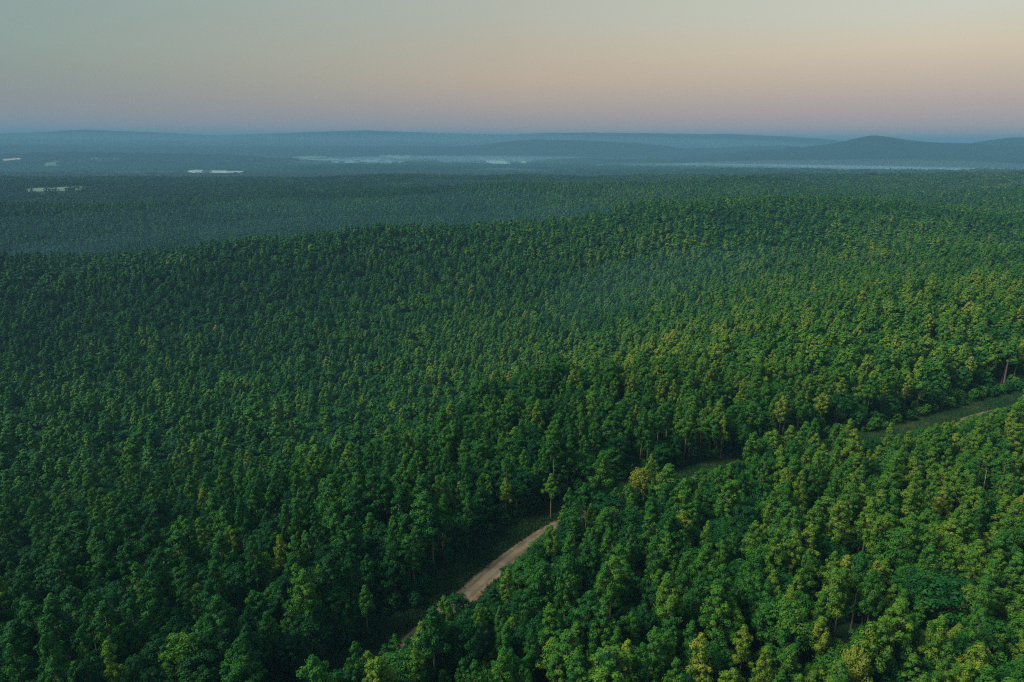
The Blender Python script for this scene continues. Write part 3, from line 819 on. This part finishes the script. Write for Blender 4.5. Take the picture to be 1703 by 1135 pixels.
SNAGS = [(1648, 783, 14, 'pale bare dead trunk with stub branches among dark trees near the right edge', 0),
         (1613, 786, 12, 'thin grey dead trunk left of the pale one near the right edge', 0),
         (690, 402, 16, 'reddish brown dead tree standing near the crest of the middle ridge', 1),
         (948, 364, 17, 'dead tree poking above the crest line of the middle ridge', 1),
         (884, 474, 15, 'forked pale dead tree on the face of the middle ridge', 0),
         (405, 768, 13, 'thin pale dead tree in the dark valley forest left of the verge', 0)
]
M_RED = bark_mat("red_dead_wood", (.20, .10, .07), (.34, .19, .13))
for q_, (u0, v0, Hh, lb, mt_) in enumerate(SNAGS):
    ds = np.linspace(80, 1200, 8000); X, Y, Z = at_dist(u0, v0, ds); gz_ = height(X, Y); i0 = np.nonzero(Z-gz_ < Hh+2)[0][0]
    rng = np.random.RandomState(300+q_); w_ = .16+.02*(ds[i0] > 300)*6
    zs = np.linspace(0, Hh+2, 7); P = np.column_stack([rng.normal(0, .12, 7).cumsum(), rng.normal(0, .12, 7).cumsum(), zs])
    e = bpy.data.objects.new("dead_tree", None); C.objects.link(e); e.location = (X[i0], Y[i0], gz_[i0]-.2)
    tag(e, lb, 'dead tree', 'dead trees in the forest')
    mm = M_RED if mt_ else M_DEAD
    v_, f_ = tube(P, w_*np.linspace(1.4, .35, 7), 7); link("trunk", mesh_np("trunk", v_, f_, [mm], smooth=True), e)
    for b_ in range(5):
        h = rng.uniform(.5, .92)*Hh; a = rng.uniform(0, 6.28); L_ = rng.uniform(.5, 1.6)*(1.3-h/Hh)+.3
        p0 = np.array([np.interp(h, zs, P[:, 0]), np.interp(h, zs, P[:, 1]), h])
        v_, f_ = tube([p0, p0+np.array([math.cos(a)*L_*.6, math.sin(a)*L_*.6, L_*.35]), p0+np.array([math.cos(a)*L_, math.sin(a)*L_, L_*.9])], [w_*.55, w_*.38, w_*.15], 5)
        link("branch", mesh_np("branch", v_, f_, [mm], smooth=True), e)
# one object per kind: all three levels of detail share one point mesh
for kd, nm, lb in (('pine', 'pine_forest', 'mass of pines too many to count covering the valley and ridges'),
                   ('broad', 'broadleaf_forest', 'mass of rounded broadleaf crowns covering the valley and ridges')):
    col = bpy.data.collections.new(nm+"_sources")
    for l in (0, 1, 2):
        for o in COL[(kd, l)].objects: col.objects.link(o)
    A_ = np.concatenate([np.column_stack([g_, np.full(len(g_), l)]) for l in (0, 1, 2) for g_ in groups[(kd, l)]])
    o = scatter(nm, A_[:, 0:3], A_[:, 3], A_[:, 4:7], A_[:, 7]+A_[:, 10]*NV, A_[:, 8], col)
    tag(o, lb, 'forest', kind='stuff')

# ---- beyond 1.5 km: groups of crowns
def grove_mesh(seed, w, hgt, ncr, nper, size):
    rng = np.random.RandomState(seed)
    n_ = ncr
    cen = np.column_stack([rng.uniform(-w, w, (n_, 2)), hgt*rng.uniform(.62, 1., n_)])
    rad = rng.uniform(2.0, 3.3, n_)*w/8
    cv, var = leaf_quads(cen, rad, nper, size, rng, min(1.2, 1.6*8/w), .5)
    low = np.column_stack([rng.uniform(-w, w, (n_, 2)), hgt*rng.uniform(.25, .6, n_)])
    cv2, var2 = leaf_quads(low, rad*1.1, nper//2+1, size*1.3, rng, 1.2, .5)
    cv = np.concatenate([cv, cv2]); var = np.concatenate([var, var2])
    me = mesh_np("grove_source", cv, np.arange(len(cv)).reshape(-1, 4), [M_FAR_SHADED]); add_var(me, var)
    return me
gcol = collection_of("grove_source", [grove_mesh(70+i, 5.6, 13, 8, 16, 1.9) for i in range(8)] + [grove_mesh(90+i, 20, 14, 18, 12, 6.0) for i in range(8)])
rows = []
x, y, rng = lattice(1500, 3400, 9.5, 11, .78)
z = height(x, y); k = ~hidden(x, y, z+18, 6)
x, y, z = x[k], y[k], z[k]
_, tint, hf = species(x, y, rng)
rows.append(np.column_stack([x, y, z-.5, rng.uniform(0, 6.28, len(x)), hf*1.1, hf*1.1, hf, rng.randint(0, 8, len(x)), tint]))
x, y, rng = lattice(3400, 11500, 42.0, 12, .76)
z = height(x, y); wood = snoise(x/520, y/340, 51, 4)
k = ~hidden(x, y, z+18, 6) & (wood > -.45)
x, y, z = x[k], y[k], z[k]
_, tint, hf = species(x, y, rng)
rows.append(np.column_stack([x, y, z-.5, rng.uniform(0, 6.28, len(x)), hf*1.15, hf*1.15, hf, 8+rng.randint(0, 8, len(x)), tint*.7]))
A_ = np.concatenate(rows)
u, v, dep = project(A_[:, 0], A_[:, 1], A_[:, 2]+4); u2, v2, _ = project(A_[:, 0], A_[:, 1], A_[:, 2]+15)
k = np.ones(len(A_), bool)
rk = rng.rand(len(A_))
for P_, _c in FIELDS.values(): k &= ~((in_poly(u, v, P_) & (rk > .03)) | (in_poly(u2, v2, P_) & (rk > .07)))
A_ = A_[k]
# hedges and tree clumps that break up the fields
x, y, rng = lattice(3300, 8200, 17.0, 14, .70); z = height(x, y); u, v, dep = project(x, y, z+3)
k = np.zeros(len(x), bool); msk = snoise(x/130, y/260, 55, 3)
for P_, _c in FIELDS.values(): k |= in_poly(u, v, P_)
k &= msk+rng.uniform(-.25, .25, len(x)) > .28
x, y, z = x[k], y[k], z[k]
A_ = np.vstack([A_, np.column_stack([x, y, z-.5, rng.uniform(0, 6.28, len(x)), np.full((len(x), 2), 1.2), rng.uniform(.5, .9, len(x)), rng.randint(0, 8, len(x)), rng.uniform(.1, .4, len(x))])])
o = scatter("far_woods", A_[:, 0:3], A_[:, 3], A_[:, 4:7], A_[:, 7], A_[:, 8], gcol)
tag(o, 'hazy far-off woods spread over the back ridges and the plain', 'woods', kind='stuff')
print("far woods", len(A_), "%.1fs" % (time.time()-T0))

# ------------------------------------------------------------------ fields on the plain
def field_mat(name, c1, c2, c3):
    m, nt, out = new_mat(name)
    g = N(nt, "ShaderNodeNewGeometry")
    col = cramp(nt, noise_tex(nt, .012, 5, g.outputs['Position'], .7), [(.3, c1), (.5, c2), (.7, c3)])
    pb = N(nt, "ShaderNodeBsdfPrincipled"); pb.inputs['Roughness'].default_value = .9; nt.links.new(col, pb.inputs['Base Color'])
    nt.links.new(pb.outputs[0], out.inputs[0]); return m
FM = {'pale': field_mat("dry_pale_field", (.13, .22, .18), (.22, .28, .23), (.34, .37, .31)),
      'green': field_mat("green_pasture", (.03, .07, .04), (.06, .12, .07), (.13, .19, .12)),
      'dry': field_mat("dry_red_field", (.26, .20, .15), (.34, .27, .22), (.4, .34, .28))}
for key, (poly, kind) in FIELDS.items():
    P2 = np.array([ground_at(u, v)[:2] for u, v in poly])
    c = P2.mean(0); P3 = c+(P2-c)*1.06
    # rings from the centre to the outline so the sheet follows the ground
    rings = np.linspace(0.02, 1, 14)
    dens = []
    for a_i in range(len(P3)):
        b_ = P3[(a_i+1) % len(P3)]
        for t in np.linspace(0, 1, 6, endpoint=False): dens.append(P3[a_i]*(1-t)+b_*t)
    dens = np.array(dens); wob = 1+.05*snoise(np.arange(len(dens))*.9, np.zeros(len(dens)), ord(key), 2)
    vv3 = []
    for r_ in rings:
        p = c+(dens-c)*r_*wob[:, None]; p = np.vstack([p, p[:1]]); vv3.append(np.column_stack([p, height(p[:, 0], p[:, 1])+.8]))
    vv3 = np.stack(vv3, 0)
    fc = grid_faces(vv3.shape[0], vv3.shape[1])
    me = mesh_np("field", vv3.reshape(-1, 3), fc, [FM[kind]], smooth=True)
    tag(link("field", me), kind="structure")

# ------------------------------------------------------------------ haze
def volume_mat(name, color, density, aniso=0.0):
    m, nt, out = new_mat(name)
    pv = N(nt, "ShaderNodeVolumePrincipled"); pv.inputs['Color'].default_value = (*color, 1); pv.inputs['Density'].default_value = density
    pv.inputs['Anisotropy'].default_value = aniso
    nt.links.new(pv.outputs[0], out.inputs['Volume']); return m
HX = 33000.0
zb, zt = PLAIN-60.0, CAM_Z+132.0
bv = np.array([(sx*HX, sy*HX, zz) for zz in (zb, zt) for sx, sy in ((-1, -1), (1, -1), (1, 1), (-1, 1))], float)
bf = np.array([(3, 2, 1, 0), (4, 5, 6, 7), (0, 1, 5, 4), (1, 2, 6, 5), (2, 3, 7, 6), (3, 0, 4, 7)])
M_HAZE = volume_mat("air", (.185, .395, .60), 1.5e-4)
tag(link("haze", mesh_np("haze", bv, bf, [M_HAZE])), 'blue morning haze filling the valleys and the plain', 'haze', kind='stuff')
MIST_LABEL = {10: 'thin teal haze in the near valley right of centre, behind the bright green spur',
 1: 'pale mist pooled at the left behind the middle ridge', 7: 'lowest thin mist layer at the valley bottom behind the middle ridge',
 8: 'high thin veil of mist filling the whole valley behind the middle ridge', 2: 'faint mist in the right hollow behind the rounded middle ridge',
 3: 'mist between the second and third wooded ridges', 9: 'broad thin mist sheet over the entire far plain', 4: 'whitish mist bank along the foot of the mountain at the right',
 14: 'taller thin mist rising against the slope of the mountain', 15: 'thin mist strip over the plain at the far left', 5: 'mist over the centre of the far plain beyond the pale fields',
 6: 'mist far out on the left plain below the pale hills', 18: 'faint teal veil over the rounded right end of the middle ridge', 17: 'low pale mist strip over the bright fields on the left plain', 16: 'distant blue mist wall in front of the pale horizon hills'}
def mist(az0, az1, d0, d1, zlo, zhi, density, color=(.26, .54, .74), shift=0.0, seed=0):
    """a long low lens of fog lying in a hollow"""
    na, nd = 40, 12
    aa, tt = np.meshgrid(np.linspace(az0, az1, na), np.linspace(0, 1, nd), indexing='ij')
    s_ = (aa-az0)/(az1-az0)
    lens = np.clip(np.sin(np.pi*tt), 0, 1)**1.6*np.clip(np.sin(np.pi*np.clip(s_, 0, 1)), 0, 1)**.4
    lens *= 1+.18*snoise(aa*9, tt*2, 60+seed, 2)
    d = d0+(d1-d0)*tt+shift*s_+ (d1-d0)*.08*snoise(aa*7, aa*0, 61+seed, 2)
    x, y = np.sin(aa)*d, np.cos(aa)*d
    topz = zlo+(zhi-zlo)*np.clip(lens, .02, 2)
    V = np.concatenate([np.stack([x, y, topz], -1).reshape(-1, 3), np.stack([x, y, np.full_like(x, zlo-25)], -1).reshape(-1, 3)])
    n_ = na*nd; F = grid_faces(na, nd)
    idx = lambda i, j: i*nd+j
    side = []
    for i in range(na-1):
        side += [(idx(i, 0), idx(i+1, 0), idx(i+1, 0)+n_, idx(i, 0)+n_), (idx(i+1, nd-1), idx(i, nd-1), idx(i, nd-1)+n_, idx(i+1, nd-1)+n_)]
    for j in range(nd-1):
        side += [(idx(0, j+1), idx(0, j), idx(0, j)+n_, idx(0, j+1)+n_), (idx(na-1, j), idx(na-1, j+1), idx(na-1, j+1)+n_, idx(na-1, j)+n_)]
    FF = np.concatenate([F[:, ::-1], F+n_, np.array(side)])
    me = mesh_np("mist_bank", V, FF, [volume_mat("mist", color, density)], smooth=True)
    tag(link("mist_bank", me), MIST_LABEL[seed], 'mist', kind='stuff')
mist(-.88, .60, 8950, 10000, PLAIN-5, CAM_Z+85, 1/800, (.26, .46, .58), seed=16)
mist(-.64, -.33, 4200, 5000, PLAIN-5, PLAIN+16, 1/1000, (.55, .78, .85), seed=17)
mist(.02, .80, 330, 800, -60, 0, 1/1700, shift=60, seed=10)
mist(-.85, .35, 730, 1250, -75, -16, 1/3000, shift=230, seed=1)
mist(-.85, .30, 740, 1150, -75, -34, 1/3600, shift=250, seed=7)
mist(-.85, .40, 740, 1400, -75, 2, 1/4200, shift=230, seed=8)
mist(.0, .85, 1050, 1400, -60, -8, 1/1500, shift=100, seed=2)
mist(-.80, .80, 1600, 2250, -80, -22, 1/2200, seed=3)
mist(-.85, .85, 3000, 14000, PLAIN-5, PLAIN+44, 1/3400, seed=9)
mist(.05, .85, 4400, 6800, PLAIN-5, PLAIN+40, 1/620, (.50, .70, .86), seed=4)
mist(.20, .85, 5200, 6700, PLAIN-5, PLAIN+75, 1/1700, (.46, .66, .82), seed=14)
mist(.0, .84, 560, 1120, -60, 10, 1/2300, (.26, .50, .62), shift=60, seed=18)
mist(-.75, -.10, 5000, 6000, PLAIN-5, PLAIN+18, 1/1300, (.48, .70, .80), seed=15)
mist(-.30, .20, 5600, 8800, PLAIN-5, PLAIN+40, 1/1300, (.42, .66, .84), seed=5)
mist(-.70, -.15, 7200, 9800, PLAIN-5, PLAIN+36, 1/1500, (.40, .66, .80), seed=6)
print("script %.1fs" % (time.time()-T0), "objects", len(sc.objects))
